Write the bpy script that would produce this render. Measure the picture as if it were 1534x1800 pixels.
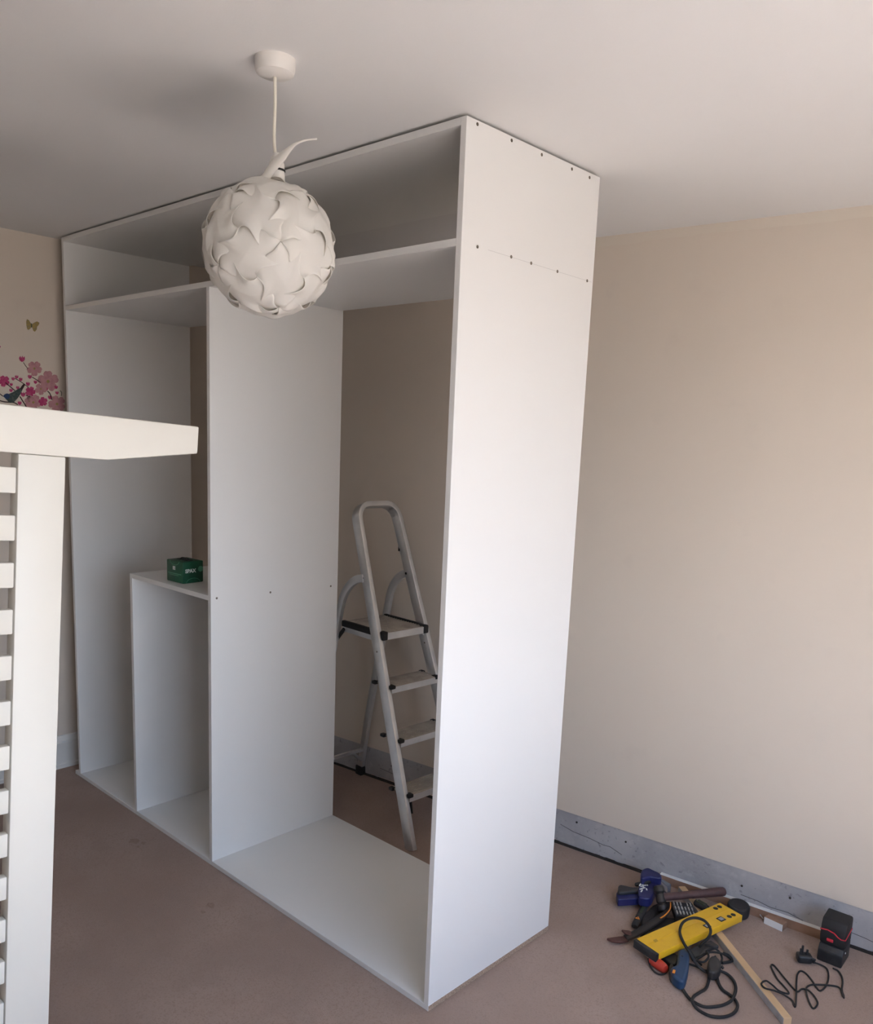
import bpy, bmesh, math, random
from mathutils import Vector, Matrix, Quaternion
random.seed(7)

# ------------------------------------------------------------------ camera
for o in list(bpy.data.objects): bpy.data.objects.remove(o, do_unlink=True)
scene = bpy.context.scene
col = scene.collection
CAM = Vector((3.65817, -1.58778, 1.60688)); YAW, PIT, ROL, FPX, CY = 0.74525, -0.17032, 0.04128, 1471.51, 1022.5
_f = Vector((-math.cos(PIT)*math.sin(YAW), math.cos(PIT)*math.cos(YAW), math.sin(PIT)))
_r = Vector((math.cos(YAW), math.sin(YAW), 0)); _u = _r.cross(_f)
CR = _r*math.cos(ROL) + _u*math.sin(ROL); CU = -_r*math.sin(ROL) + _u*math.cos(ROL); CF = _f
cd = bpy.data.cameras.new('camera'); cam = bpy.data.objects.new('camera', cd); col.objects.link(cam)
m = Matrix((CR, CU, -CF)).transposed().to_4x4(); m.translation = CAM; cam.matrix_world = m
cd.sensor_fit = 'HORIZONTAL'; cd.sensor_width = 36; cd.lens = FPX/1534*36
cd.shift_x = 0; cd.shift_y = (CY-900)/1534; cd.clip_start = .02
scene.camera = cam

# ------------------------------------------------------------------ sky and daylight
w = bpy.data.worlds.new('world'); scene.world = w; w.use_nodes = True
nt = w.node_tree; bg = nt.nodes['Background']
tc = nt.nodes.new('ShaderNodeTexCoord'); sx = nt.nodes.new('ShaderNodeSeparateXYZ'); cr = nt.nodes.new('ShaderNodeValToRGB')
mr = nt.nodes.new('ShaderNodeMapRange'); mr.inputs[1].default_value = -1; mr.inputs[2].default_value = 1
nt.links.new(tc.outputs['Generated'], sx.inputs[0]); nt.links.new(sx.outputs['Z'], mr.inputs[0]); nt.links.new(mr.outputs[0], cr.inputs[0]); nt.links.new(cr.outputs[0], bg.inputs[0])
e = cr.color_ramp.elements                      # sunlit ground below the horizon, pale horizon, blue sky above
e[0].position = 0.0; e[0].color = (.38, .35, .31, 1)
e[1].position = 1.0; e[1].color = (.26, .46, 1.0, 1)
x_ = e.new(.47); x_.color = (.44, .41, .37, 1)
x_ = e.new(.52); x_.color = (.76, .88, 1.0, 1)
x_ = e.new(.70); x_.color = (.44, .66, 1.0, 1)
bg.inputs[1].default_value = 10.4
WX0, WINY, WINZ = 4.75, (-1.95, 0.10), (0.80, 2.12)      # window wall and the opening in it
ld = bpy.data.lights.new('window_portal', 'AREA'); ld.shape = 'RECTANGLE'; ld.size = WINY[1]-WINY[0]; ld.size_y = WINZ[1]-WINZ[0]
ld.cycles.is_portal = True
lo = bpy.data.objects.new('window_portal', ld); col.objects.link(lo)
lo.location = (WX0+.12, sum(WINY)/2, sum(WINZ)/2); lo.rotation_euler = (math.pi/2, 0, math.pi/2)
sd0 = bpy.data.lights.new('sun', 'SUN'); sd0.energy = 136; sd0.angle = math.radians(.6); sd0.color = (.76,.90,1.0)
sun = bpy.data.objects.new('sun', sd0); col.objects.link(sun); sun.location = (9, 1, 8)
sun.rotation_euler = Vector((-math.cos(math.radians(57))*math.cos(math.radians(14)), math.cos(math.radians(57))*math.sin(math.radians(16)), -math.sin(math.radians(57)))).to_track_quat('-Z','Y').to_euler()
scene.view_settings.view_transform = 'Standard'; scene.view_settings.look = 'None'
scene.view_settings.exposure = 0.09; scene.view_settings.gamma = 1; scene.view_settings.use_curve_mapping = False

# ------------------------------------------------------------------ helpers
def ray(px, py): return CR*(px-767)/FPX - CU*(py-CY)/FPX + CF
def at_plane(px, py, n, d):
    v = ray(px, py); n = Vector(n); return CAM + v*((d - n.dot(CAM))/n.dot(v))
def P(px, py, z=0.0): return at_plane(px, py, (0,0,1), z)

def mat(name, color, rough=.5, metal=0, spec=.5, noise=None, bump=None, trans=0, coat=0, alpha=1):
    M = bpy.data.materials.new(name); M.use_nodes = True; t = M.node_tree; b = t.nodes['Principled BSDF']
    b.inputs['Base Color'].default_value = (*color, 1); b.inputs['Roughness'].default_value = rough
    b.inputs['Metallic'].default_value = metal; b.inputs['Specular IOR Level'].default_value = spec
    b.inputs['Transmission Weight'].default_value = trans; b.inputs['Coat Weight'].default_value = coat
    co = t.nodes.new('ShaderNodeTexCoord')
    if noise:                                   # list of (scale, colour, low, high)
        prev = None
        for sc, c2, lo_, hi_ in noise:
            n = t.nodes.new('ShaderNodeTexNoise'); n.inputs['Scale'].default_value = sc; n.inputs['Detail'].default_value = 5
            t.links.new(co.outputs['Object'], n.inputs['Vector'])
            r = t.nodes.new('ShaderNodeMapRange'); r.inputs[1].default_value = lo_; r.inputs[2].default_value = hi_
            t.links.new(n.outputs['Fac'], r.inputs[0])
            mx = t.nodes.new('ShaderNodeMix'); mx.data_type = 'RGBA'
            t.links.new(r.outputs[0], mx.inputs['Factor'])
            if prev: t.links.new(prev, mx.inputs['A'])
            else: mx.inputs['A'].default_value = (*color, 1)
            mx.inputs['B'].default_value = (*c2, 1); prev = mx.outputs['Result']
        t.links.new(prev, b.inputs['Base Color'])
    if bump:                                    # (scale, strength, distance)
        n = t.nodes.new('ShaderNodeTexNoise'); n.inputs['Scale'].default_value = bump[0]; n.inputs['Detail'].default_value = 4
        t.links.new(co.outputs['Object'], n.inputs['Vector'])
        bp = t.nodes.new('ShaderNodeBump'); bp.inputs['Strength'].default_value = bump[1]; bp.inputs['Distance'].default_value = bump[2]
        t.links.new(n.outputs['Fac'], bp.inputs['Height']); t.links.new(bp.outputs[0], b.inputs['Normal'])
    return M

def smooth_mesh(me, ang=35):
    for p in me.polygons: p.use_smooth = True
    me.set_sharp_from_angle(angle=math.radians(ang))

class MB:
    def __init__(s): s.bm = bmesh.new()
    def poly(s, vs, fs):
        v = [s.bm.verts.new(Vector(x)) for x in vs]
        for f in fs:
            try: s.bm.faces.new([v[i] for i in f])
            except ValueError: pass
        return s
    def box(s, a, b):
        x0,y0,z0 = a; x1,y1,z1 = b
        return s.poly([(x0,y0,z0),(x1,y0,z0),(x1,y1,z0),(x0,y1,z0),(x0,y0,z1),(x1,y0,z1),(x1,y1,z1),(x0,y1,z1)],
                      [(0,3,2,1),(4,5,6,7),(0,1,5,4),(1,2,6,5),(2,3,7,6),(3,0,4,7)])
    def obox(s, c, ax, ay, az):                 # centre and three half axis vectors
        c, ax, ay, az = map(Vector, (c, ax, ay, az))
        q = [c+ax*i+ay*j+az*k for k in (-1,1) for j in (-1,1) for i in (-1,1)]
        return s.poly(q, [(0,2,3,1),(4,5,7,6),(0,1,5,4),(1,3,7,5),(3,2,6,7),(2,0,4,6)])
    def prism(s, pts, d):                       # polygon (3D points) extruded along d
        n = len(pts); d = Vector(d); a = [Vector(p) for p in pts]
        return s.poly(a+[p+d for p in a], [tuple(range(n))[::-1], tuple(range(n,2*n))]+[(i,(i+1)%n,n+(i+1)%n,n+i) for i in range(n)])
    def sweep(s, path, sec, up=(0,0,1), closed=False, caps=True, scales=None):   # sec: list of (a,b) in the (side,up) frame
        path = [Vector(p) for p in path]; n = len(path); k = len(sec); rings = []; up = Vector(up)
        for i, p in enumerate(path):
            t = (path[(i+1)%n if closed else min(i+1,n-1)] - path[i-1 if (closed or i>0) else 0]).normalized()
            sd = t.cross(up)
            if sd.length < 1e-4: sd = t.orthogonal()
            sd.normalize(); v = sd.cross(t).normalized(); sc = scales[i] if scales else 1
            rings.append([s.bm.verts.new(p + sd*a*sc + v*b*sc) for a,b in sec])
        for i in range(n if closed else n-1):
            A, B = rings[i], rings[(i+1)%n]
            for j in range(k): s.bm.faces.new((A[j], A[(j+1)%k], B[(j+1)%k], B[j]))
        if caps and not closed:
            s.bm.faces.new(rings[0][::-1]); s.bm.faces.new(rings[-1])
        return s
    def tube(s, path, r, seg=10, scales=None):
        path = [Vector(p) for p in path]; n = len(path); rings = []; sd = None
        for i, p in enumerate(path):
            t = (path[min(i+1,n-1)] - path[max(i-1,0)]).normalized()
            sd = t.orthogonal() if sd is None else sd - t*sd.dot(t)
            sd.normalize(); v = t.cross(sd); q = r*(scales[i] if scales else 1)
            rings.append([s.bm.verts.new(p + (sd*math.cos(2*math.pi*k/seg)+v*math.sin(2*math.pi*k/seg))*q) for k in range(seg)])
        for A, B in zip(rings, rings[1:]):
            for k in range(seg): s.bm.faces.new((A[k], A[(k+1)%seg], B[(k+1)%seg], B[k]))
        s.bm.faces.new(rings[0][::-1]); s.bm.faces.new(rings[-1]); return s
    def lathe(s, base, prof, axis=(0,0,1), seg=28):   # prof: list of (radius, height)
        base = Vector(base); ax = Vector(axis).normalized(); a = ax.orthogonal().normalized(); b = ax.cross(a); rings = []
        for r, h in prof:
            rings.append([s.bm.verts.new(base + ax*h + (a*math.cos(2*math.pi*i/seg)+b*math.sin(2*math.pi*i/seg))*max(r,1e-5)) for i in range(seg)])
        for A, B in zip(rings, rings[1:]):
            for j in range(seg): s.bm.faces.new((A[j], A[(j+1)%seg], B[(j+1)%seg], B[j]))
        s.bm.faces.new(rings[0][::-1]); s.bm.faces.new(rings[-1]); return s
    def build(s, name, M, parent=None, bevel=0, bseg=2, smooth=True, solid=0):
        """vertices are world coordinates; a child is stored relative to its parent"""
        bmesh.ops.recalc_face_normals(s.bm, faces=s.bm.faces)
        if bevel: bmesh.ops.bevel(s.bm, geom=list(s.bm.edges), offset=bevel, segments=bseg, affect='EDGES', profile=.5, clamp_overlap=True)
        me = bpy.data.meshes.new(name)
        if parent is not None: org = wloc(parent)
        else:
            xs = [v.co for v in s.bm.verts]
            org = Vector(((min(v.x for v in xs)+max(v.x for v in xs))/2, (min(v.y for v in xs)+max(v.y for v in xs))/2, min(v.z for v in xs)))
        bmesh.ops.translate(s.bm, verts=s.bm.verts, vec=-org); s.bm.to_mesh(me); s.bm.free()
        if smooth: smooth_mesh(me)
        ob = bpy.data.objects.new(name, me); col.objects.link(ob); me.materials.append(M)
        if parent is not None: ob.parent = parent
        else: ob.location = org
        if solid:
            md = ob.modifiers.new('thickness', 'SOLIDIFY'); md.thickness = solid; md.offset = 0
        return ob
def wloc(o):
    v = Vector(o.location)
    while o.parent is not None: o = o.parent; v += o.location
    return v
def tag(o, label=None, cat=None, group=None, kind=None):
    if label: o['label'] = label
    if cat: o['category'] = cat
    if group: o['group'] = group
    if kind: o['kind'] = kind
    return o
def thing(name, loc, label, cat, group=None):
    o = bpy.data.objects.new(name, None); col.objects.link(o); o.location = loc; o.empty_display_size = .05
    return tag(o, label, cat, group)
def spline(pts, n=8, closed=False):             # Catmull-Rom through the points
    pts = [Vector(p) for p in pts]; N = len(pts); out = []
    for i in range(N if closed else N-1):
        g = (lambda k: pts[k % N]) if closed else (lambda k: pts[min(max(k,0),N-1)])
        a, b, c, d = g(i-1), g(i), g(i+1), g(i+2)
        for j in range(n):
            t = j/n
            out.append(.5*((2*b)+(c-a)*t+(2*a-5*b+4*c-d)*t*t+(3*b-a-3*c+d)*t**3))
    if not closed: out.append(pts[-1])
    return out
def rect(a, b): return [(-a,-b),(a,-b),(a,b),(-a,b)]
def text_mesh(name, s, size, origin, xdir, ydir, M, parent, depth=.0004, bold=0):
    cu = bpy.data.curves.new(name, 'FONT'); cu.body = s; cu.size = size; cu.extrude = depth; cu.offset = bold; cu.align_x = 'CENTER'; cu.align_y = 'CENTER'
    tmp = bpy.data.objects.new(name+'_tmp', cu); col.objects.link(tmp)
    dg = bpy.context.evaluated_depsgraph_get(); me = bpy.data.meshes.new_from_object(tmp.evaluated_get(dg))
    bpy.data.objects.remove(tmp, do_unlink=True)
    X = Vector(xdir).normalized(); Y = Vector(ydir).normalized(); Z = X.cross(Y)
    R = Matrix((X, Y, Z)).transposed().to_4x4(); R.translation = Vector(origin) - (wloc(parent) if parent else Vector())
    me.transform(R); me.materials.clear(); me.materials.append(M)
    ob = bpy.data.objects.new(name, me); col.objects.link(ob)
    if parent: ob.parent = parent
    return ob

# ------------------------------------------------------------------ materials
M_ceil  = mat('ceiling_paint', (.82,.81,.80), .9, spec=.15, noise=[(1.3,(.80,.79,.78),.4,.7)], bump=(220,.08,.002))
M_wall  = mat('cream_wall_paint', (.71,.625,.535), .85, spec=.2, noise=[(1.2,(.68,.60,.515),.4,.7),(9,(.67,.59,.51),.62,.80)], bump=(160,.10,.002))
M_paper = mat('lining_paper_edge', (.71,.635,.545), .85, spec=.2)
M_plast = mat('bare_grey_plaster', (.46,.45,.455), .9, spec=.2, noise=[(5,(.37,.36,.37),.4,.65),(28,(.47,.46,.46),.55,.75),(60,(.27,.26,.27),.62,.72)], bump=(40,.5,.006))
M_gap   = mat('dark_floor_gap', (.05,.042,.038), .95, spec=.1)
M_carp  = mat('pink_brown_carpet', (.42,.317,.268), 1, spec=.05, noise=[(2.2,(.36,.265,.222),.38,.66),(9,(.37,.275,.232),.5,.75),(210,(.345,.255,.215),.50,.66),(420,(.49,.385,.335),.58,.75)], bump=(420,.6,.004))
M_stain = mat('carpet_stain', (.35,.255,.213), 1, spec=.05, noise=[(160,(.29,.208,.173),.45,.65)])
M_base  = mat('white_gloss_skirting', (.78,.76,.72), .4)
M_mel   = mat('white_melamine', (.81,.805,.79), .33, spec=.5, bump=(900,.03,.0005))
M_chip  = mat('raw_chipboard', (.42,.30,.22), .95, noise=[(260,(.22,.15,.11),.48,.6),(500,(.60,.48,.38),.56,.7)], bump=(300,.5,.002))
M_screw = mat('screw_head', (.16,.13,.10), .5, metal=.6)
M_pencil= mat('pencil_mark', (.55,.55,.55), .8)
M_cream = mat('cream_gloss_paint', (.76,.735,.665), .42, noise=[(3,(.74,.71,.64),.45,.7)], bump=(30,.06,.002))
M_shade = bpy.data.materials.new('white_translucent_plastic'); M_shade.use_nodes = True
_t = M_shade.node_tree; _b = _t.nodes['Principled BSDF']; _b.inputs['Base Color'].default_value = (.93,.915,.885,1); _b.inputs['Roughness'].default_value = .45
_tr = _t.nodes.new('ShaderNodeBsdfTranslucent'); _tr.inputs[0].default_value = (.95,.92,.87,1)
_mx = _t.nodes.new('ShaderNodeMixShader'); _mx.inputs[0].default_value = .45
_t.links.new(_b.outputs[0], _mx.inputs[1]); _t.links.new(_tr.outputs[0], _mx.inputs[2]); _t.links.new(_mx.outputs[0], _t.nodes['Material Output'].inputs[0])
M_wplas = mat('white_plastic', (.80,.77,.73), .45)
M_cord  = mat('cream_flex', (.80,.76,.66), .5)
M_blk   = mat('black_plastic', (.018,.018,.020), .5, noise=[(40,(.03,.03,.032),.45,.7)])
M_rub   = mat('black_rubber', (.014,.014,.015), .7)
M_alu   = mat('aluminium', (.74,.75,.76), .33, metal=.75, noise=[(14,(.64,.65,.66),.4,.7)], bump=(300,.05,.0005))
M_tread = mat('worn_grooved_aluminium', (.46,.42,.38), .55, metal=.55, noise=[(18,(.35,.31,.28),.4,.7),(60,(.58,.55,.52),.6,.8)])
M_green = mat('green_card', (.007,.075,.036), .45, noise=[(30,(.009,.095,.048),.45,.7)])
M_lgreen= mat('pale_green_print', (.10,.33,.20), .5)
M_print = mat('white_print', (.75,.77,.74), .6)
M_yel   = mat('yellow_paint', (.80,.47,.022), .38, noise=[(30,(.75,.42,.02),.5,.75)])
M_blue  = mat('blue_plastic', (.013,.016,.095), .42)
M_blue2 = mat('blue_tool_plastic', (.015,.048,.115), .45)
M_red   = mat('red_plastic', (.44,.038,.022), .4)
M_redl  = mat('red_trim', (.55,.03,.05), .4)
M_orng  = mat('orange_plastic', (.72,.25,.03), .45)
M_hamh  = mat('maroon_grip', (.085,.042,.040), .6, noise=[(50,(.06,.03,.03),.45,.7)])
M_iron  = mat('dark_steel', (.040,.036,.035), .5, metal=.5, noise=[(30,(.07,.042,.036),.52,.78)])
M_rust  = mat('rusty_red_steel', (.11,.048,.040), .6, metal=.3)
M_pine  = mat('pine_wood', (.62,.43,.25), .65, noise=[(7,(.55,.37,.21),.42,.66)])
M_pinep = mat('grey_painted_edge', (.43,.43,.44), .8, noise=[(40,(.36,.35,.36),.45,.7)])
M_brown = mat('brown_board_face', (.34,.20,.135), .75, noise=[(20,(.27,.155,.10),.42,.66)])
M_steel = mat('bright_steel', (.72,.72,.72), .3, metal=.9)
M_olive = mat('dark_olive_plastic', (.05,.065,.03), .5)
M_clear = mat('clear_plastic', (.85,.87,.90), .12, trans=.85)
M_win   = mat('white_window_frame', (.80,.80,.79), .4)
M_glass = bpy.data.materials.new('window_glass'); M_glass.use_nodes = True
_t = M_glass.node_tree; _g = _t.nodes.new('ShaderNodeBsdfGlossy'); _g.inputs['Roughness'].default_value = 0
_tp = _t.nodes.new('ShaderNodeBsdfTransparent'); _tp.inputs[0].default_value = (.985,.98,.985,1); _mx = _t.nodes.new('ShaderNodeMixShader'); _mx.inputs[0].default_value = .04
_t.links.new(_tp.outputs[0], _mx.inputs[1]); _t.links.new(_g.outputs[0], _mx.inputs[2]); _t.links.new(_mx.outputs[0], _t.nodes['Material Output'].inputs[0])
M_pk1   = mat('pale_pink_print', (.50,.25,.26), .8, noise=[(60,(.42,.20,.22),.42,.66)])
M_pk2   = mat('magenta_print', (.42,.035,.13), .8, noise=[(80,(.52,.10,.20),.45,.7)])
M_twig  = mat('dark_twig_print', (.05,.022,.022), .85)
M_bird1 = mat('blue_bird_print', (.022,.045,.12), .8)
M_bird2 = mat('grey_green_bird_print', (.045,.065,.062), .8, noise=[(120,(.11,.12,.10),.5,.7)])
M_bfly  = mat('yellow_butterfly_print', (.36,.26,.085), .8, noise=[(120,(.26,.22,.12),.45,.65)])

# ------------------------------------------------------------------ the room
HC = 2.368; FY = -4.0
def lwx(z): return -.158 + .078*z/HC            # the left wall leans a little
def bwy(x, z): return (.893+.114*x)*(1-z/HC) + (1.020+.106*x)*(z/HC)    # so does the back wall
def struct(mb, name, M, **k): return tag(mb.build(name, M, **k), kind='structure')
struct(MB().box((-.5,FY-.2,-.05),(WX0+.3,2.0,0)), 'floor', M_carp)
struct(MB().box((-.5,FY-.2,HC),(WX0+.3,2.0,HC+.1)), 'ceiling', M_ceil)
# left wall, back wall: slabs with a front face along the measured lines
y0, y1 = FY, 1.2
struct(MB().poly([(lwx(0),y0,0),(lwx(0),y1,0),(lwx(HC),y1,HC),(lwx(HC),y0,HC),(-.4,y0,0),(-.4,y1,0),(-.4,y1,HC),(-.4,y0,HC)],
    [(0,1,2,3),(4,7,6,5),(0,4,5,1),(3,2,6,7),(0,3,7,4),(1,5,6,2)]), 'wall_left', M_wall)
xa, xb = -.4, WX0+.05
PT = .146                                        # top of the bare plaster where the skirting was pulled off
wall_back = struct(MB().poly([(xa,bwy(xa,0)+.012,0),(xb,bwy(xb,0)+.012,0),(xb,bwy(xb,PT)+.012,PT),(xa,bwy(xa,PT)+.012,PT),
        (xb,bwy(xb,PT),PT),(xa,bwy(xa,PT),PT),(xb,bwy(xb,HC),HC),(xa,bwy(xa,HC),HC),
        (xa,2,0),(xb,2,0),(xb,2,HC),(xa,2,HC)],
    [(0,1,2,3),(3,2,4,5),(5,4,6,7),(8,11,10,9),(7,6,10,11),(0,8,9,1),(1,9,10,6,4,2),(0,3,5,7,11,8)]), 'wall_back', M_wall)
# ragged top edge and cracked lower lip of the bare plaster band
mb = MB(); N = 150; rnd = random.Random(3); top = []; bot = []; mid = []; f = []
for i in range(N+1):
    x = -.05 + i*(4.6/N)
    zt = .1465 + .0020*math.sin(x*7) + rnd.uniform(-.0012,.0016); zb = .013 + .006*math.sin(x*5+1) + rnd.uniform(-.006,.008)
    zm = .045 + .018*math.sin(x*4.1) + .008*math.sin(x*17) + rnd.uniform(-.003,.003)
    top.append((x, bwy(x,zt)+.004, zt)); mid.append((x, bwy(x,zm)+.003+.003*rnd.random(), zm)); bot.append((x, bwy(x,zb)+.006+.004*rnd.random(), max(zb,.006)))
vs = top+mid+bot; k = N+1
for i in range(N): f += [(i,i+1,k+i+1,k+i), (k+i,k+i+1,2*k+i+1,2*k+i)]
band = mb.poly(vs, f).build('plaster_band', M_plast, wall_back); band['label'] = 'bare grey plaster where skirting was removed'
mb = MB()
mb.prism([(-.05,bwy(-.05,0)+.004,0),(4.55,bwy(4.55,0)+.004,0),(4.55,bwy(4.55,0)+.012,0),(-.05,bwy(-.05,0)+.012,0)], (0,0,.010))
mb.build('floor_gap', M_gap, wall_back)
for fx_, fz in ((1.97,.115),(2.18,.103),(2.62,.085),(2.78,.10),(1.02,.09)):      # nail holes left in the plaster
    MB().lathe((fx_, bwy(fx_,fz)+.0035, fz), [(.004,0),(.004,.002)], (0.114,-1,0), 10).build('nail_hole', M_gap, wall_back)
for pts in ([(1.90,.085),(1.96,.072),(2.03,.068),(2.09,.060),(2.12,.062),(2.17,.046)], [(2.62,.052),(2.68,.05),(2.72,.043),(2.78,.046),(2.83,.036)], [(2.95,.055),(3.02,.050),(3.08,.040)], [(.95,.06),(1.02,.054),(1.08,.05)]):
    MB().tube([(x, bwy(x,z)+.003, z) for x,z in pts], .0008, 6).build('plaster_crack', M_gap, wall_back)
mb = MB(); N = 60; vs = []; f = []               # edge of the lining paper just below the ceiling
for i in range(N+1):
    x = -.05+i*(4.6/N); zl = HC-.033+.003*math.sin(x*9)+rnd.uniform(-.0015,.0015)
    vs += [(x,bwy(x,HC)-.0015,HC),(x,bwy(x,zl)-.0015,zl),(x,bwy(x,zl)+.001,zl)]
    if i<N: f += [(3*i,3*i+1,3*i+4,3*i+3),(3*i+1,3*i+2,3*i+5,3*i+4)]
mb.poly(vs,f).build('paper_border', M_paper, wall_back)
# scuffs on the cream wall
M_scuff = mat('grey_scuff', (.36,.32,.29), .9)
M_scuff2 = mat('faint_scuff', (.60,.52,.44), .9)
for px, py, L, a, wd, mm in ((1388,1183,.030,-.9,.003,M_scuff),(1394,1192,.020,-1.1,.003,M_scuff),(1387,1199,.010,.3,.003,M_scuff),(1419,1265,.010,-.6,.0025,M_scuff),(1250,816,.006,.4,.003,M_scuff),(1134,882,.07,-.9,.003,M_scuff2),(1190,873,.05,-1.1,.003,M_scuff2),(1092,1410,.05,.7,.003,M_scuff2),(1110,900,.04,-.8,.004,M_scuff2)):
    c = at_plane(px, py, (-.11,1,0), .955); x, z = c.x, c.z; y = lambda xx, zz: bwy(xx,zz)-.0006
    dx, dz = math.cos(a)*L/2, -math.sin(a)*L/2; nx, nz = -dz/L*wd, dx/L*wd
    q = [(x-dx,z-dz),(x-dx*.3+nx,z-dz*.3+nz),(x+dx*.5+nx*.8,z+dz*.5+nz*.8),(x+dx,z+dz),(x+dx*.4-nx,z+dz*.4-nz),(x-dx*.5-nx*.7,z-dz*.5-nz*.7)]
    MB().poly([(a_,y(a_,b_),b_) for a_,b_ in q],[(0,1,2,3,4,5)]).build('scuff', mm, wall_back)
# front wall and window wall (behind the camera)
struct(MB().box((-.4,FY-.15,0),(WX0+.2,FY,HC)), 'wall_front', M_wall)
mb = MB(); mb.box((WX0,FY,0),(WX0+.2,WINY[0],HC)); mb.box((WX0,WINY[1],0),(WX0+.2,2,HC)); mb.box((WX0,WINY[0],0),(WX0+.2,WINY[1],WINZ[0])); mb.box((WX0,WINY[0],WINZ[1]),(WX0+.2,WINY[1],HC))
struct(mb, 'wall_right', M_wall, smooth=False)
win = bpy.data.objects.new('window_1', None); col.objects.link(win); win.location = (WX0+.1, sum(WINY)/2, WINZ[0]); tag(win, kind='structure')
(ya,yb),(za,zb) = WINY, WINZ; xw = WX0+.06; ymid = (ya+yb)/2
for a,b in (((xw,ya,za),(xw+.05,yb,za+.05)),((xw,ya,zb-.05),(xw+.05,yb,zb)),((xw,ya,za),(xw+.05,ya+.05,zb)),((xw,yb-.05,za),(xw+.05,yb,zb)),((xw,ymid-.03,za),(xw+.05,ymid+.03,zb))):
    MB().box(a,b).build('window_frame', M_win, win, bevel=.004)
for p0, p1 in ((ya+.05, ymid-.03),(ymid+.03, yb-.05)):
    MB().box((xw+.022,p0,za+.05),(xw+.028,p1,zb-.05)).build('pane', M_glass, win)
MB().box((WX0-.05,ya-.05,za-.03),(WX0+.06,yb+.05,za)).build('window_sill', M_win, win, bevel=.006)
# moulded skirting on the left wall
prof = [(0,0),(.020,0),(.020,.018),(.016,.022),(.016,.112),(.019,.118),(.019,.126),(.013,.133),(.012,.142),(.006,.155),(0,.158)]
vs = []; f = []; n = len(prof)
for y in (FY, .86): vs += [(lwx(z)+a, y, z) for a,z in prof]
for i in range(n-1): f.append((i,i+1,n+i+1,n+i))
f += [tuple(range(n))[::-1], tuple(range(n,2*n))]
struct(MB().poly(vs,f), 'baseboard_left', M_base)
# carpet stains
floor = bpy.data.objects['floor']
for cx, cy, r in ((.745,-.115,.030),(.785,-.10,.014),(.80,-.128,.010),(1.34,-.15,.022),(1.36,-.19,.012),(2.62,.62,.006),(2.40,-.05,.006)):
    k = 11; pts = [(cx+r*(.6+.6*random.random())*math.cos(2*math.pi*i/k), cy+r*(.35+.5*random.random())*math.sin(2*math.pi*i/k), .0006) for i in range(k)]
    MB().poly(pts,[tuple(range(k))]).build('stain', M_stain, floor)

# ------------------------------------------------------------------ wardrobe carcass
T = .018; W, D, MX, HS, QX, UZ, H = 2.2288, .5814, 1.1156, 2.0688, .5452, 1.0242, 2.36
wd = thing('wardrobe_carcass', (W/2, D/2, 0), 'unfinished white melamine wardrobe carcass without doors or back', 'wardrobe')
def board(name, a, b): return MB().box(a,b).build(name, M_mel, wd, bevel=.0007, bseg=1, smooth=False)
base = board('base_panel', (-.038,0,.0005), (W,D,T))
board('side_panel', (0,0,T), (T,D,H))
end = board('side_panel', (W-T,0,T), (W,D,H)); end['label'] = 'bright outer end panel with two rows of screws'
div = board('divider_panel', (MX-T,0,T), (MX,D,HS))
board('top_panel', (T,0,H-T), (W-T,D,H))
board('shelf', (T,0,HS), (W-T,D,HS+T))
board('low_side_panel', (QX-T,0,T), (QX,D,UZ-T))
board('low_shelf', (QX-T,0,UZ-T), (MX-T,D,UZ))
e_ = MB().box((W,.0008,.0012),(W+.0006,D-.001,T-.0012)).build('raw_edge', M_chip, base); e_['label'] = 'raw chipboard edge'
for y, z in ((.039,2.351),(.172,2.350),(.300,2.349),(.440,2.348),(.528,2.347),(.060,2.0755),(.195,2.0755),(.281,2.0745),(.402,2.0735),(.551,2.0720)):
    MB().lathe((W-.0004,y,z), [(.0042,0),(.0042,.0008),(.0012,.0010),(.0012,.0004)], (1,0,0), 14).build('screw', M_screw, end)
MB().poly([(W+.0002,.10,2.0752),(W+.0002,.575,2.0714),(W+.0002,.575,2.0722),(W+.0002,.10,2.0760)],[(0,1,2,3)]).build('pencil_line', M_pencil, end)
for y, z in ((.024,1.0145),(.254,1.011),(.546,1.005)):
    MB().lathe((MX-.0004,y,z), [(.0040,0),(.0040,.0008),(.0012,.0010),(.0012,.0004)], (1,0,0), 14).build('screw', M_screw, div)

# ------------------------------------------------------------------ slatted bed end standing in front, tipped a little
TH = math.radians(3.7); BX = 1.9; BO = Vector((BX,-.827,1.540)); E1 = Vector((0,math.cos(TH),-math.sin(TH))); E2 = Vector((0,math.sin(TH),math.cos(TH))); EX = Vector((1,0,0))
def L(a, b, x=0): return BO + E1*a + E2*b + EX*x
bed = thing('bed_end', (BX, L(-.05,-1.54).y, 0), 'cream painted slatted wooden bed end with wide tapered top rail', 'bed end')
BL = -1.02                                       # far end of the second post, out of the picture
pts = [L(.304,.089),(L(.3035,.027)),L(.088,-.004),L(-.9,-.004),L(-1.115,.027),L(-1.116,.089)]
MB().prism([p for p in pts], -EX*.042).build('top_rail', M_cream, bed, bevel=.0035)
for a0, a1, zf in ((-.0965,-.002,None),(BL,BL+.0945,None)):
    c0, c1 = L(a0,-.0045,-.001), L(a1,-.0045,-.001)
    def foot(a):                                 # where this edge of the tipped post meets the carpet
        q = L(a,0,-.001); return q - E2*((q.z-.001)/E2.z)
    MB().prism([c0, c1, foot(a1), foot(a0)], -EX*.040).build('post', M_cream, bed, bevel=.003)
for i in range(15):
    b1 = -.0325-.0960*i; b0 = b1-.0515
    MB().prism([L(BL+.096,b0,-.003),L(-.0985,b0,-.003),L(-.0985,b1,-.003),L(BL+.096,b1,-.003)], -EX*.020).build('slat', M_cream, bed, bevel=.0025)

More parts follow.
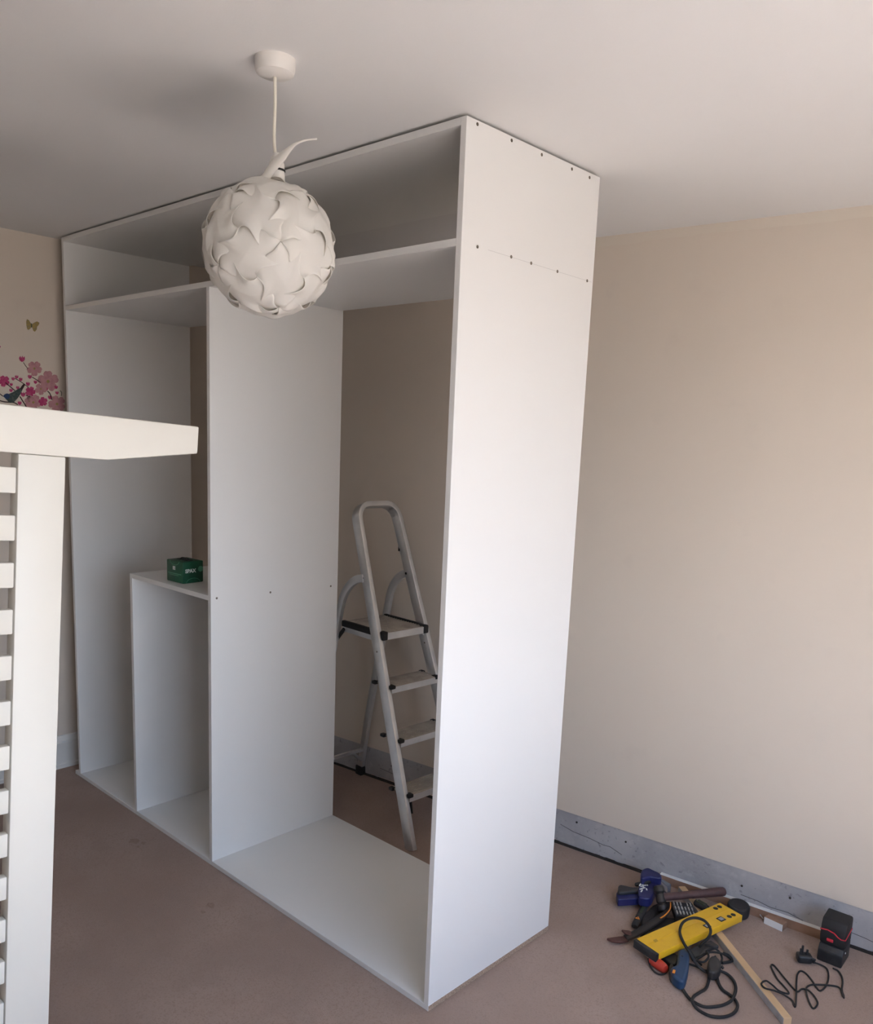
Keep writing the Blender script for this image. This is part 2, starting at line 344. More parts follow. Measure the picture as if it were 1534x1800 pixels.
# ------------------------------------------------------------------ pendant lamp
LC = Vector((2.092,-.451,0)); R0 = .136; SC = Vector((2.086,-.458,1.992))
lamp = thing('pendant_lamp', (LC.x,LC.y,HC), 'white globe pendant lamp of interlocking curled plastic pieces hanging from ceiling', 'lamp')
MB().lathe((LC.x,LC.y,HC-.034), [(.012,0),(.030,.0015),(.0385,.006),(.0415,.014),(.0425,.034)], seg=40).build('ceiling_rose', M_wplas, lamp)
MB().tube(spline([(LC.x,LC.y,HC-.03),(LC.x+.001,LC.y,2.28),(LC.x-.001,LC.y,2.21),(LC.x+.004,LC.y+.003,2.168)]), .0033, 10).build('flex_cord', M_cord, lamp)
hx, hy = LC.x+.004, LC.y+.003
hold = MB().lathe((hx,hy,2.108), [(.0185,0),(.0175,.035),(.0165,.042),(.0165,.055),(.0125,.066),(.006,.078)], seg=28).build('lamp_holder', M_wplas, lamp)
MB().lathe((hx,hy,2.149), [(.0178,0),(.0184,.001),(.0184,.003),(.0178,.004)], seg=28).build('black_ring', M_rub, hold)
shade = bpy.data.objects.new('lamp_shade', None); col.objects.link(shade); shade.parent = lamp; shade.location = SC - Vector(lamp.location)
g = (1+5**.5)/2
ico = [Vector(v).normalized() for v in [(0,s*1,t*g) for s in (1,-1) for t in (1,-1)]+[(s*1,t*g,0) for s in (1,-1) for t in (1,-1)]+[(t*g,0,s*1) for s in (1,-1) for t in (1,-1)]]
def frame(z, x):
    z = Vector(z).normalized(); x = Vector(x); x = (x-z*x.dot(z)).normalized(); return Matrix((x, z.cross(x), z)).transposed()
_k0 = 0; _nb = sorted(range(12), key=lambda k: (ico[k]-ico[0]).length); _k1 = _nb[1]
_k2 = min((k for k in range(12) if k not in (_k0,_k1)), key=lambda k: (ico[k]-ico[_k0]).length+(ico[k]-ico[_k1]).length)
view = lambda r_, u_: CR*r_+CU*u_-CF*math.sqrt(max(0,1-r_*r_-u_*u_))
ROT = frame(view(-.27,-.08), view(-.36,.53)) @ frame(ico[_k0]+ico[_k1]+ico[_k2], ico[_k0]).transposed()
ico = [ROT @ v for v in ico]
el = min((a-b).length for i,a in enumerate(ico) for b in ico[:i])*1.01
edges = [(i,j) for i in range(12) for j in range(i) if (ico[i]-ico[j]).length < el]
SWIRL, SW0 = math.radians(82), .235
def shade_piece(P1, T1, P2, T2, n=30):
    vs = []; C4 = (P1,T1,P2,T2)
    for j in range(n+1):
        for i in range(n+1):
            s, t = i/n, j/n
            def ex(q):                           # q runs 0 (this piece lies over its neighbour) to 1 (tucked under)
                f_ = min(1.0, max(0.0, (q-.40)/.25)); f_ = f_*f_*(3-2*f_)
                return (.25*(1-math.exp(-q/.09)))*(1-f_) + .07*(1-math.exp(-(1-q)/.10))*f_
            t2 = t - ex(s)*(1-t)**3 + ex(1-s)*t**3; s2 = s - ex(1-t)*(1-s)**3 + ex(t)*s**3
            p = P1*(1-s2)*(1-t2)+T1*s2*(1-t2)+P2*s2*t2+T2*(1-s2)*t2
            fh = 0
            for a_, b_, sg in ((s,t,1),(1-s,t,-1),(1-s,1-t,1),(s,1-t,-1)):
                d2 = a_*a_+b_*b_; q_ = max(0.0, 1-math.sqrt(d2)/.66)
                fh += sg*(a_*a_-b_*b_)/(d2+.0012)*min(1.0, q_*1.55)
            p.normalize()
            eye = 0
            for V in C4:
                d = p.angle(V); a = SWIRL*math.exp(-(d/SW0)**2)
                p = Quaternion(V, a) @ p; eye += math.exp(-(d/.12)**2)
            vs.append(p*R0*(1+.056*fh+.03*(1-abs(2*s-1))*(1-abs(2*t-1))+.008*eye))
    return vs, [(j*(n+1)+i, j*(n+1)+i+1, (j+1)*(n+1)+i+1, (j+1)*(n+1)+i) for j in range(n) for i in range(n)]
for i, j in edges:
    A, B = ico[i], ico[j]; near = sorted((k for k in range(12) if k not in (i,j)), key=lambda k: -(ico[k].dot(A)+ico[k].dot(B)))[:2]
    Ts = [(A+B+ico[k]).normalized() for k in near]
    if (A.cross(Ts[0])).dot(A+B) * 1 < 0 or (Ts[0]-A).cross(B-A).dot(A+B) < 0: Ts.reverse()
    vs, fs = shade_piece(A, Ts[0], B, Ts[1])
    MB().poly([SC+v for v in vs], fs).build('shade_piece', M_shade, shade, solid=.0006)
# one loose piece that has sprung out of the top and curls up beside the holder
pl = [(446,322,1.735,.010),(463,311,1.730,.013),(473,299,1.725,.015),(483,286,1.722,.018),(494,273,1.72,.021),(505,261,1.72,.018),(518,251,1.725,.012),(536,245,1.73,.007),(557,243,1.735,.003)]
cen = spline([CAM+ray(a,b)*d for a,b,d,_ in pl], 6); wid = []
for k in range(len(pl)-1): wid += [pl[k][3]*(1-q/6)+pl[k+1][3]*q/6 for q in range(6)]
wid.append(pl[-1][3]); vs = []; f = []; nn = 7
for k, c in enumerate(cen):
    tdir = (cen[min(k+1,len(cen)-1)]-cen[max(k-1,0)]).normalized(); tw = .55+1.1*k/len(cen)
    sd = tdir.cross(-CF).normalized(); nr = sd.cross(tdir); sd = (sd*math.cos(tw-.55)+nr*math.sin(tw-.55))
    for q in range(nn): vs.append(c + sd*wid[k]*(q/(nn-1)*2-1)*.75 + nr*(-.006)*(q/(nn-1)*2-1)**2)
for k in range(len(cen)-1):
    for q in range(nn-1): f.append((k*nn+q,k*nn+q+1,(k+1)*nn+q+1,(k+1)*nn+q))
lp = MB().poly(vs,f).build('loose_shade_piece', M_shade, lamp, solid=.0007); lp['label'] = 'loose shade piece curling up beside the holder'

# ------------------------------------------------------------------ stepladder behind the wardrobe
LY = math.radians(177.04); lv = Vector((math.cos(LY),math.sin(LY),0)); lu = Vector((lv.y,-lv.x,0)); LO = Vector((1.5412,.7985,0)); KL, WB, TW_, HT = .3632, .3305, .0448, .2029
lad = thing('stepladder', LO+lv*.35, 'aluminium stepladder with black step caps standing open behind wardrobe', 'ladder')
def lp_(u, v, z): return LO+lu*u+lv*v+Vector((0,0,z))
def rail(s, z, dv=0): return lp_(s*(WB/2-TW_*z), KL*z+dv, z)
ZT = 1.318; rr = .062
path = [rail(-1,0.0)]
for z in (.3,.6,.9,1.1): path.append(rail(-1,z))
def loop_pt(u, zz): return lp_(u, KL*zz, zz)
uw = WB/2-TW_*ZT
cl = [loop_pt(-(WB/2-TW_*(ZT-rr)) + rr*(1-math.cos(a)), ZT-rr+rr*math.sin(a)) for a in [math.pi/2*q/8 for q in range(9)]]
cr_ = [loop_pt((WB/2-TW_*(ZT-rr)) - rr*(1-math.cos(a)), ZT-rr+rr*math.sin(a)) for a in [math.pi/2*q/8 for q in range(8,-1,-1)]]
path += cl + cr_ + [rail(1,z) for z in (1.1,.9,.6,.3,0.0)]
npl = lu.cross((rail(-1,1)-rail(1,1)).normalized()) if False else (Vector((0,0,1))*1 + lv*KL).normalized().cross(lu).normalized()
MB().sweep([p+npl*0 for p in path], rect(.0105,.024), up=npl).build('front_frame', M_alu, lad, bevel=.0015, bseg=2)
for s in (-1,1):
    lg = spline([lp_(s*.126,.385,1.028),lp_(s*.128,.425,1.018),lp_(s*.130,.468,.990),lp_(s*.132,.503,.945),lp_(s*.134,.525,.885),lp_(s*.138,.562,.72)],5)+[lp_(s*.146,.66,.30),lp_(s*.152,.715,.02)]
    leg = MB().sweep(lg, rect(.0165,.009) , up=lu).build('rear_leg', M_alu, lad, bevel=.002)
    ft = MB().obox(lp_(s*.152,.713,.0225), lu*.016, lv*.021, (0,0,.022)).build('rubber_foot', M_rub, leg, bevel=.004)
    MB().lathe(rail(s,1.028,.016)-lu*.0125, [(.0055,0),(.0055,.025)], lu, 12).build('pivot_bolt', M_rub, lad)
    MB().lathe(rail(s,.745,.0)-lu*.0115, [(.0035,0),(.0035,.023)], lu, 10).build('rivet', M_screw, lad)
# treads
for k in (1,2,3):
    z = HT*k; wdt = WB/2-TW_*z-.009; c = KL*z
    st = MB(); st.box((0,0,0),(1,1,1)); bmesh.ops.delete(st.bm, geom=list(st.bm.verts), context='VERTS')
    prof2 = [(-.034,-.020),(-.034,.004),(-.030,.008)]
    for q in range(9): prof2 += [(-.027+q*.0105,.008),(-.0255+q*.0105,.005),(-.0215+q*.0105,.005),(-.020+q*.0105,.008)]
    prof2 += [(.072,.008),(.074,.002),(.068,.0),(-.026,.0),(-.028,-.020)]
    st.prism([lp_(-wdt, c+a, z+b) for a,b in prof2], lu*2*wdt)
    so = st.build('step', M_tread, lad, smooth=False)
    MB().obox(lp_(0,c-.0342,z-.008), lu*wdt, lv*.0015, (0,0,.0125)).build('step_nose', M_alu, so)
    for s in (-1,1):
        MB().obox(lp_(s*(wdt-.006),c-.024,z+.003), lu*.013, lv*.014, (0,0,.008)).build('end_cap', M_rub, so, bevel=.0045)
        MB().obox(lp_(s*(wdt+.002),c+.070,z+.002), lu*.010, lv*.012, (0,0,.007)).build('end_cap', M_rub, so, bevel=.004)
# platform
z = 4*HT; c = KL*z; wdt = WB/2-TW_*z-.010
pf = MB(); prof2 = [(-.036,-.022),(-.036,.006),(-.032,.010)]
for q in range(16): prof2 += [(-.026+q*.0155,.010),(-.024+q*.0155,.007),(-.016+q*.0155,.007),(-.014+q*.0155,.010)]
prof2 += [(.228,.010),(.232,.0),(.23,-.012),(-.030,-.012),(-.030,-.022)]
pf.prism([lp_(-wdt+.008, c+a, z+b) for a,b in prof2], lu*2*(wdt-.008))
po = pf.build('platform', M_tread, lad, smooth=False)
for s in (-1,1):
    MB().obox(lp_(s*(wdt-.002),c+.105,z+.001), lu*.009, lv*.128, (0,0,.013)).build('edge_strip', M_rub, po, bevel=.003)
    MB().obox(lp_(s*(wdt-.006),c-.026,z-.004), lu*.014, lv*.015, (0,0,.018)).build('end_cap', M_rub, po, bevel=.005)
    MB().obox(lp_(s*(wdt-.002),c+.105,z-.022), lu*.005, lv*.125, (0,0,.011)).build('side_bar', M_alu, po)
MB().obox(lp_(0,c-.0365,z-.006), lu*(wdt-.018), lv*.0015, (0,0,.014)).build('platform_nose', M_alu, po)
MB().sweep([lp_(-.124,c+.215,z-.02),lp_(-.128,c+.262,z-.075)], rect(.006,.006)).build('platform_latch', M_rub, lad)
MB().sweep([lp_(-.147,.688,.135),lp_(.147,.688,.135)], rect(.006,.0075)).build('cross_bar', M_alu, lad)
MB().sweep([lp_(.148,.70,.075),lp_(.085,.688,.128)], rect(.004,.006)).build('cross_brace', M_alu, lad)
MB().sweep([lp_(-.148,.70,.075),lp_(-.085,.688,.128)], rect(.004,.006)).build('cross_brace', M_alu, lad)
MB().sweep([lp_(-.125,KL*HT-.01,HT-.016),lp_(-.135,KL*.14-.01,.13)], rect(.008,.003), up=lu).build('step_brace', M_rub, lad)
MB().sweep([lp_(.125,KL*HT-.01,HT-.016),lp_(.135,KL*.14-.01,.13)], rect(.008,.003), up=lu).build('step_brace', M_rub, lad)
MB().obox(rail(1,1.135,.022)-lu*.010, lu*.0006, lv*.006, (0,.0,.016)).build('worn_sticker', M_rub, lad)

# ------------------------------------------------------------------ green box of screws on the low shelf
c0, c1, c2 = P(293,1020,UZ), P(321.5,1027,UZ), P(355,1022,UZ)
bxx = (c1-c0); bxx.z = 0; bw = bxx.length; bxx.normalize(); byy = Vector((-bxx.y,bxx.x,0)); bd = max(.075,(c2-c1).dot(byy)); bh = .083
sb = thing('screw_box', c0+bxx*bw/2+byy*bd/2, 'small dark green screw box with handle on the low shelf', 'box')
MB().obox(c0+bxx*bw/2+byy*bd/2+Vector((0,0,bh/2+.0003)), bxx*bw/2, byy*bd/2, (0,0,bh/2)).build('body', M_green, sb, bevel=.004)
ctop = c0+bxx*bw/2+byy*bd/2+Vector((0,0,bh))
hd = [ctop+bxx*(-.026)+Vector((0,0,-.001)), ctop+bxx*(-.020)+Vector((0,0,.004)), ctop+Vector((0,0,.005)), ctop+bxx*.020+Vector((0,0,.004)), ctop+bxx*.026+Vector((0,0,-.001))]
MB().tube(spline(hd,5), .004, 8).build('carry_handle', M_rub, sb)
MB().obox(ctop+Vector((0,0,.0005)), bxx*.034, byy*.014, (0,0,.0008)).build('handle_plate', M_rub, sb)
fr = lambda a, z, dd=.0004: c0+bxx*a-byy*dd+Vector((0,0,z))           # front face (towards -y)
sd_ = lambda a, z, dd=.0004: c0+bxx*(bw+dd)+byy*a+Vector((0,0,z))      # side face
for k in range(3): MB().obox(fr(bw*.48,.050+k*.0050), bxx*.0070, byy*.0004, (0,0,.0017)).build('logo_bar', M_print, sb)
MB().obox(fr(bw*.48-.0075,.055), bxx*.0012, byy*.0004, (0,0,.0068)).build('logo_bar', M_print, sb)
for k in range(2): MB().obox(fr(bw*(.5-.04*k),.034-.006*k), bxx*(bw*(.40-.12*k)), byy*.0003, (0,0,.0014-.0005*k)).build('print_line', M_lgreen, sb)
text_mesh('lettering', 'SPAX', .0195, sd_(bd*.37,.047,.0003), byy, (0,0,1), M_print, sb, bold=.0008)
MB().lathe(sd_(bd*.86,.052,.0000), [(.011,0),(.011,.0006)], bxx, 20).build('print_spot', M_lgreen, sb)
for fn, a0 in ((fr, bw*.5),(sd_, bd*.5)):
    arc = [fn(a0+.030*math.cos(q), (.082-.015*math.sin(q)) if fn is fr else (.002+.017*math.sin(q)), .0002) for q in [math.pi*k/10 for k in range(11)]]
    MB().tube(arc, .0008, 6).build('print_arc', M_lgreen, sb)

# ------------------------------------------------------------------ wall stickers on the left wall
nL = Vector((1,0,-.078/HC)).normalized(); dL = nL.dot(Vector((-.158,0,0)))
def WS(px, py, off=.0006): return at_plane(px, py, nL, dL+off)
def zpx(zx, zy): return zx/10.585, 560+zy/10.588           # crop [0,560,130,730]
def sticker(name, zpts, M, parent, off=.0008, smooth_n=0):
    pts = [WS(*zpx(*q), off) for q in zpts]
    if smooth_n: pts = spline(pts, smooth_n, True)
    return MB().prism(pts, -nL*.0005).build(name, M, parent, smooth=False)
bf = thing('butterfly_sticker', WS(57,580), 'small yellow butterfly sticker on wall above the blossom', 'sticker')
sticker('wing', [(585,110),(540,30),(500,10),(487,60),(492,130),(505,190),(525,212),(560,190),(583,150)], M_bfly, bf)
sticker('wing', [(590,110),(640,75),(690,52),(735,80),(720,120),(690,150),(685,200),(650,245),(620,225),(600,160)], M_bfly, bf)
sticker('body', [(575,90),(592,90),(596,150),(588,175),(578,150)], M_olive, bf, .0012)
bl = thing('blossom_sticker', WS(60,700), 'pink cherry blossom branch sticker on cream wall', 'sticker')
def twig(pts, r, M=M_twig):
    MB().tube(spline([WS(*zpx(*q), .0008) for q in pts],4), r, 6).build('twig', M, bl)
twig([(435,815),(470,870),(520,935)], .0014); twig([(280,1115),(370,1165),(450,1220),(530,1280)], .0016); twig([(100,1190),(180,1260),(240,1310),(275,1340)], .0020)
twig([(600,1090),(680,1140),(755,1190)], .0018); twig([(0,1400),(35,1430),(60,1445)], .0020); twig([(-40,1515),(60,1545),(150,1555),(250,1560),(330,1600)], .0024)
twig([(370,1450),(420,1530),(470,1610),(520,1700)], .0024); twig([(885,1350),(930,1400),(965,1510)], .0022); twig([(1120,1340),(1145,1380),(1140,1440)], .0014, M_olive); twig([(480,1430),(560,1450)],.0018)
def blossom(cx, cy, r, M, rot=0, n=5, squash=1):
    b = None
    for k in range(n):
        a = rot+2*math.pi*k/n; ca, sa = math.cos(a), math.sin(a); q = []
        for u, v in ((.05,0),(.35,.30),(.75,.42),(1.0,.22),(.96,0),(1.0,-.22),(.75,-.42),(.35,-.30)):
            q.append((cx+r*(u*ca-v*sa), cy+r*squash*(u*sa+v*ca)))
        o = sticker('blossom' if b is None else 'petal', q, M, bl if b is None else b, .0010+.00018*k, 2)
        if b is None: b = o
    c_ = [(cx+r*.16*math.cos(2*math.pi*k/8), cy+r*.16*math.sin(2*math.pi*k/8)) for k in range(8)]
    sticker('blossom_centre', c_, M_bfly if M is M_pk1 else M_pk2, b, .0022)
for cx, cy, r, mm, ro in ((640,930,140,M_pk1,.3),(895,1170,195,M_pk1,.9),(760,1310,110,M_pk1,1.5),(620,1560,150,M_pk1,.2),(1060,1590,160,M_pk1,.6),(545,1540,90,M_pk1,.9),(75,1165,105,M_pk2,.5),(565,1360,95,M_pk2,.1),(800,1545,85,M_pk2,.8)):
    blossom(cx,cy,r,mm,ro)
def bud(cx, cy, r):
    q = [(cx+r*a, cy+r*b) for a,b in ((0,1),(-.7,.5),(-.95,-.3),(-.55,-.9),(-.2,-.35),(.1,-1),(.35,-.35),(.8,-.8),(.9,.1),(.6,.7))]
    sticker('bud', q, M_pk2, bl, .0012)
for cx, cy, r in ((410,750,60),(555,1080,42),(245,1120,35),(310,1085,36),(385,1130,38),(210,1225,32),(520,1215,42),(205,1335,36),(330,1285,34),(660,1180,36),(730,1140,30),(1045,1275,36),(870,1310,28),(1060,1380,34),(930,1465,42),(430,1410,48),(365,1570,40),(-10,525,26)):
    bud(cx,cy,r)
bi = thing('bird_sticker', WS(20,695), 'small blue bird sticker perched among pink blossoms', 'sticker')
sticker('body', [(70,1450),(110,1405),(170,1400),(240,1370),(320,1320),(380,1290),(450,1215),(465,1240),(420,1320),(385,1400),(330,1480),(260,1560),(180,1570),(110,1500)], M_bird2, bi, .0030)
sticker('head', [(60,1445),(85,1410),(130,1392),(170,1405),(185,1450),(160,1490),(110,1495)], M_bird1, bi, .0036)
sticker('tail', [(375,1300),(410,1245),(450,1205),(468,1235),(430,1290),(400,1330)], M_twig, bi, .0036)

# ------------------------------------------------------------------ tools and offcuts on the carpet
Zu = Vector((0,0,1))
def flat(v): v = Vector(v); v.z = 0; return v.normalized()
# long white-edged board standing along the wall
a, b = P(1158,1551), P(1443,1652); d = flat(b-a); n = Vector((-d.y,d.x,0)); Ls = (b-a).length
st = thing('board_strip', (a+b)/2, 'long narrow board offcut with white edge lying along the plaster band', 'board')
MB().obox((a+b)/2+n*.009+Zu*.0165, d*Ls/2, n*.009, Zu*.0160).build('board_core', M_brown, st)
MB().obox((a+b)/2+n*.009+Zu*.0333, d*Ls/2, n*.0092, Zu*.0008).build('white_edge', M_mel, st)
# pine batten running under the level
a, b = P(1197,1568.5), P(1383,1803); d = flat(b-a); n = Vector((-d.y,d.x,0)); Lb = (b-a).length
bt = thing('pine_batten', (a+b)/2, 'long pine batten with grey painted side running under the yellow level', 'batten')
MB().obox((a+b)/2+Zu*.0125, d*Lb/2, n*.0125, Zu*.012).build('wood', M_pine, bt, bevel=.001, bseg=1)
MB().obox((a+b)/2-n*.0128+Zu*.0120, d*Lb/2*.998, n*.0004, Zu*.0113).build('painted_side', M_pinep, bt)
# little offcut block with a white face
a, b = P(1342,1623), P(1374,1638); d = flat(b-a); n = Vector((-d.y,d.x,0)); Lk = (b-a).length
ob_ = thing('offcut_block', (a+b)/2+n*.014, 'small wooden offcut block with one white face near the board strip', 'block')
MB().obox((a+b)/2+n*.0175+Zu*.0125, d*Lk/2, n*.017, Zu*.012).build('wood', M_brown, ob_, bevel=.0008, bseg=1)
MB().obox((a+b)/2+Zu*.0125, d*Lk/2, n*.0006, Zu*.012).build('white_face', M_mel, ob_)
tag(MB().tube([P(1341,1615,.003),P(1338,1611,.010),P(1335.5,1608,.018)], .0016, 8).build('wall_plug', M_wplas), 'tiny white plastic plug leaning on the offcut block', 'wall plug')

# spirit level
LA, LB_, LC_, LD = P(1117,1649,.052), P(1155,1679,.052), P(1301,1610,.052), P(1265,1587,.052)
ctr = (LA+LB_+LC_+LD)/4; ld_ = flat((LC_-LB_)+(LD-LA)); lw = Vector((ld_.y,-ld_.x,0)); LL = ((LC_-LB_).length+(LD-LA).length)/2; LW = ((LB_-LA).length+(LC_-LD).length)/2*.97
lev = thing('spirit_level', ctr-Zu*.026, 'yellow spirit level with black end cap lying on top of the tools', 'level')
def lvp(u, v, z=0): return ctr + ld_*(u*LL/2) + lw*(v*LW/2) + Zu*z
MB().obox(lvp(.012,0,-.012), ld_*LL*.494, lw*LW/2, Zu*.012).build('body', M_yel, lev, bevel=.0015)
for v0, v1 in ((-.97,-.12),(.02,.97)):
    MB().obox(lvp(.015,(v0+v1)/2,.0004), ld_*LL*.488, lw*LW*(v1-v0)/4, Zu*.0005).build('face_rib', M_yel, lev)
MB().obox(lvp(-1.0,0,-.0135), ld_*.007, lw*(LW/2+.0012), Zu*.0135).build('end_cap', M_blk, lev, bevel=.002)
MB().obox(lvp(1.013,0,-.0125), ld_*.003, lw*(LW/2), Zu*.0122).build('end_cap', M_yel, lev, bevel=.001)
for u, v in ((.805,-.62),(.905,-.62),(.80,.62),(.90,.62)):
    MB().lathe(lvp(u,v,.0004), [(.0085,0),(.0085,.0010)], Zu, 18).build('hole', M_blk, lev)
for u, v, r in ((.62,.52,.013),(.26,.56,.011)):
    fr_ = MB().obox(lvp(u,v,.0008), ld_*r, lw*r*.9, Zu*.0010).build('vial_window', M_blk, lev, bevel=.0009)
    MB().obox(lvp(u,v,.0016), ld_*r*.62, lw*r*.55, Zu*.0008).build('vial', M_pinep, fr_)
M_logo = mat('faded_print', (.50,.30,.03), .5)
MB().prism([lvp(-.79,-.25,.0009),lvp(-.72,-.25,.0009),lvp(-.74,.02,.0009),lvp(-.81,.02,.0009)], Zu*.0004).build('faded_logo', M_logo, lev)

# black round tape case
c = P(1296,1609,0)
pk = thing('round_case', c, 'round flat black case against the white edged board', 'case')
pk_ax = (Zu+Vector((.25,-.15,0))).normalized()
MB().lathe(c+Zu*.004, [(.030,0),(.036,.003),(.0375,.010),(.0375,.034),(.035,.040),(.030,.0425)], Vector((.05,-.10,1)), 32).build('body', M_blk, pk)
MB().lathe(c+Zu*.004+Vector((.05,-.10,1)).normalized()*.0425, [(.029,0),(.028,.0008)], Vector((.05,-.10,1)), 28).build('lid', M_rub, pk)
MB().obox(c+Vector((-.018,-.036,.012)), (.008,.001,0), (0,.0012,0), (0,0,.006)).build('yellow_tab', M_yel, pk)

# hammer
h0, h1 = P(1166,1577,.054), P(1273,1567,.054); d = (h1-h0).normalized()
hm = thing('hammer', P(1162,1596), 'hammer with dark maroon grip and black head behind the level', 'hammer')
grip = [h0+(h1-h0)*t for t in (.42,.46,.7,.93,.985,1)]
MB().tube(grip, .0150, 14, scales=[.80,.95,1,1.06,1.02,.85]).build('grip', M_hamh, hm)
MB().tube([h0-d*.005,h0+(h1-h0)*.2,h0+(h1-h0)*.45], .0135, 12).build('shaft', M_hamh, hm)
hn = flat(d.cross(Zu)); ha = (hn*.55-Zu*.80).normalized()
hc = h0-d*.012
MB().lathe(hc-ha*.040, [(.012,0),(.017,.003),(.019,.010),(.019,.020),(.013,.028),(.0155,.034),(.0165,.055),(.013,.060),(.018,.066),(.019,.080),(.016,.085)], ha, 22).build('head', M_iron, hm)

# blue trigger clamp
clp = thing('trigger_clamp', P(1130,1580), 'blue and black trigger clamp with white lettering beside the hammer', 'clamp')
zc = lambda zx, zy, z=0: P(1060+zx/6.39, 1510+zy/6.39, z)
def solid(pts, z, th, name, M, parent, sm=3, bev=.003):
    q = [zc(a,b,z) for a,b in pts]
    if sm: q = spline(q, sm, True)
    o = MB().prism(q, -Zu*th).build(name, M, parent)
    md = o.modifiers.new('round', 'BEVEL'); md.width = bev if not sm else min(.008, th*.42); md.segments = 3; md.limit_method = 'ANGLE'; md.angle_limit = math.radians(50)
    return o
solid([(430,430),(395,400),(400,300),(430,245),(500,240),(560,215),(640,190),(655,230),(640,290),(590,340),(560,400),(520,440)], .058, .034, 'body', M_blue, clp)
solid([(420,165),(440,115),(500,95),(560,120),(640,160),(655,205),(600,205),(540,195),(470,210),(430,205)], .085, .030, 'jaw', M_blue, clp)
solid([(440,200),(520,190),(560,215),(500,250),(440,240)], .072, .028, 'jaw_pad', M_rub, clp)
solid([(150,372),(165,440),(180,455),(300,448),(420,435),(460,390),(430,350),(330,370),(230,382)], .040, .026, 'handle', M_blue, clp)
solid([(165,330),(178,288),(230,290),(330,312),(400,310),(410,350),(300,362),(175,370)], .052, .022, 'trigger', M_blk, clp)
solid([(355,262),(430,250),(440,270),(380,282)], .054, .012, 'release_lever', M_blk, clp)
MB().obox(zc(655,290,.045), flat(ld_)*.010, flat(lw)*.036, Zu*.018).build('clear_pad', M_clear, clp, bevel=.004)
for q in (((405,300),(450,245)),((420,310),(480,290)),((410,340),(470,320)),((425,370),(440,345)),((440,260),(452,330)),((470,255),(475,300)),((490,262),(496,300)),((425,285),(500,270)),((484,330),(490,350))):
    MB().sweep([zc(*q[0],.0585), zc(*q[1],.0585)], rect(.0022,.0008)).build('lettering_stroke', M_print, clp)

# folding knife with orange dot and triangle
kn = thing('utility_knife', P(1123,1610), 'dark utility knife with orange dot and warning triangle', 'knife')
k0, k1 = P(1140,1581,.012), P(1115,1629,.012); d = (k1-k0).normalized(); kn_n = flat(d.cross(Zu)); up_ = kn_n.cross(d)
MB().sweep(spline([k0,k0+(k1-k0)*.3+Zu*.003,k0+(k1-k0)*.65+Zu*.003,k1],4), [(.013*math.cos(q),.009*math.sin(q)) for q in [2*math.pi*i/12 for i in range(12)]], scales=[1]*12+[.8]).build('handle', M_blk, kn)
MB().sweep([k0+(k1-k0)*.36+Zu*.0105,k0+(k1-k0)*.62+Zu*.0105], rect(.004,.002)).build('slide', M_olive, kn)
MB().lathe(k0+(k1-k0)*.10+Zu*.0085, [(.0062,0),(.0055,.003)], Zu, 14).build('orange_button', M_orng, kn)
tq = k0+(k1-k0)*.80+Zu*.0108
MB().prism([tq-d*.009, tq+d*.006+kn_n*.008, tq+d*.006-kn_n*.008], Zu*.0012).build('warning_triangle', M_orng, kn)
MB().prism([tq-d*.003+Zu*.0012, tq+d*.003+kn_n*.003+Zu*.0012, tq+d*.003-kn_n*.003+Zu*.0012], Zu*.0004).build('triangle_print', M_blk, kn)

# pry bar with forked end
pb = thing('pry_bar', P(1110,1645), 'dark curved pry bar with reddish forked tip at the left of the tools', 'pry bar')
bar = spline([zc(745,560,.030),zc(690,620,.032),zc(600,690,.034),zc(480,770,.034),zc(360,840,.026),zc(250,890,.016)],5)
MB().sweep(bar, [(.0145*math.cos(q),.008*math.sin(q)) for q in [2*math.pi*i/12 for i in range(12)]], scales=[.45+.55*min(1,i/8) for i in range(len(bar))]).build('shaft', M_iron, pb)
solid([(270,860),(170,868),(40,886),(100,912),(190,925),(290,905)], .018, .009, 'forked_tip', M_rust, pb, 0, .0015)
solid([(205,790),(290,800),(360,835),(300,850),(240,825)], .030, .007, 'forked_tip', M_rust, pb, 0, .0015)
MB().tube(spline([zc(755,490,.040),zc(750,560,.042),zc(700,625,.042),zc(640,665,.040)],5), .0022, 8).build('spring_wire', M_orng, pb)
# dark pliers / saw body lying beside the pry bar
sc_ = thing('scraper', P(1170,1605), 'dark flat scraper blade lying between knife and bit tray', 'scraper')
solid([(560,520),(650,490),(750,480),(745,560),(690,620),(600,650),(520,650),(500,590)], .012, .005, 'blade', M_iron, sc_, 2)
solid([(440,640),(520,560),(600,600),(560,690),(480,740),(430,720)], .016, .015, 'handle', M_blk, sc_, 2)
solid([(560,680),(700,650),(860,680),(800,740),(600,790),(430,860),(440,800)], .016, .014, 'sheath', M_blk, sc_, 2)

# bit set
tr_o, tr_x = zc(760,470,.046), zc(1000,490,.046)
ux = flat(tr_x-tr_o); uy = Vector((ux.y,-ux.x,0)); bwid = (tr_x-tr_o).length; bdep = .088
bs = thing('bit_set', tr_o+ux*bwid/2+uy*bdep/2-Zu*.026, 'black tray of silver driver bits beside the yellow level', 'bit set')
MB().obox(tr_o+ux*bwid/2+uy*bdep/2-Zu*.014, ux*bwid/2, uy*bdep/2, Zu*.012).build('tray', M_blk, bs, bevel=.002)
for r_ in range(3):
    for k in range(6):
        if r_ == 0 and k == 3: continue
        p = tr_o+ux*(bwid*(.10+.155*k))+uy*(.015+.028*r_)-Zu*.000
        MB().sweep([p-uy*.009, p+uy*.009], [(.0032*math.cos(q),.0032*math.sin(q)) for q in [math.pi/3*i for i in range(6)]] if k < 3 else [(.0022*math.cos(q),.0022*math.sin(q)) for q in [math.pi/3*i for i in range(6)]]).build('bit', M_steel, bs)
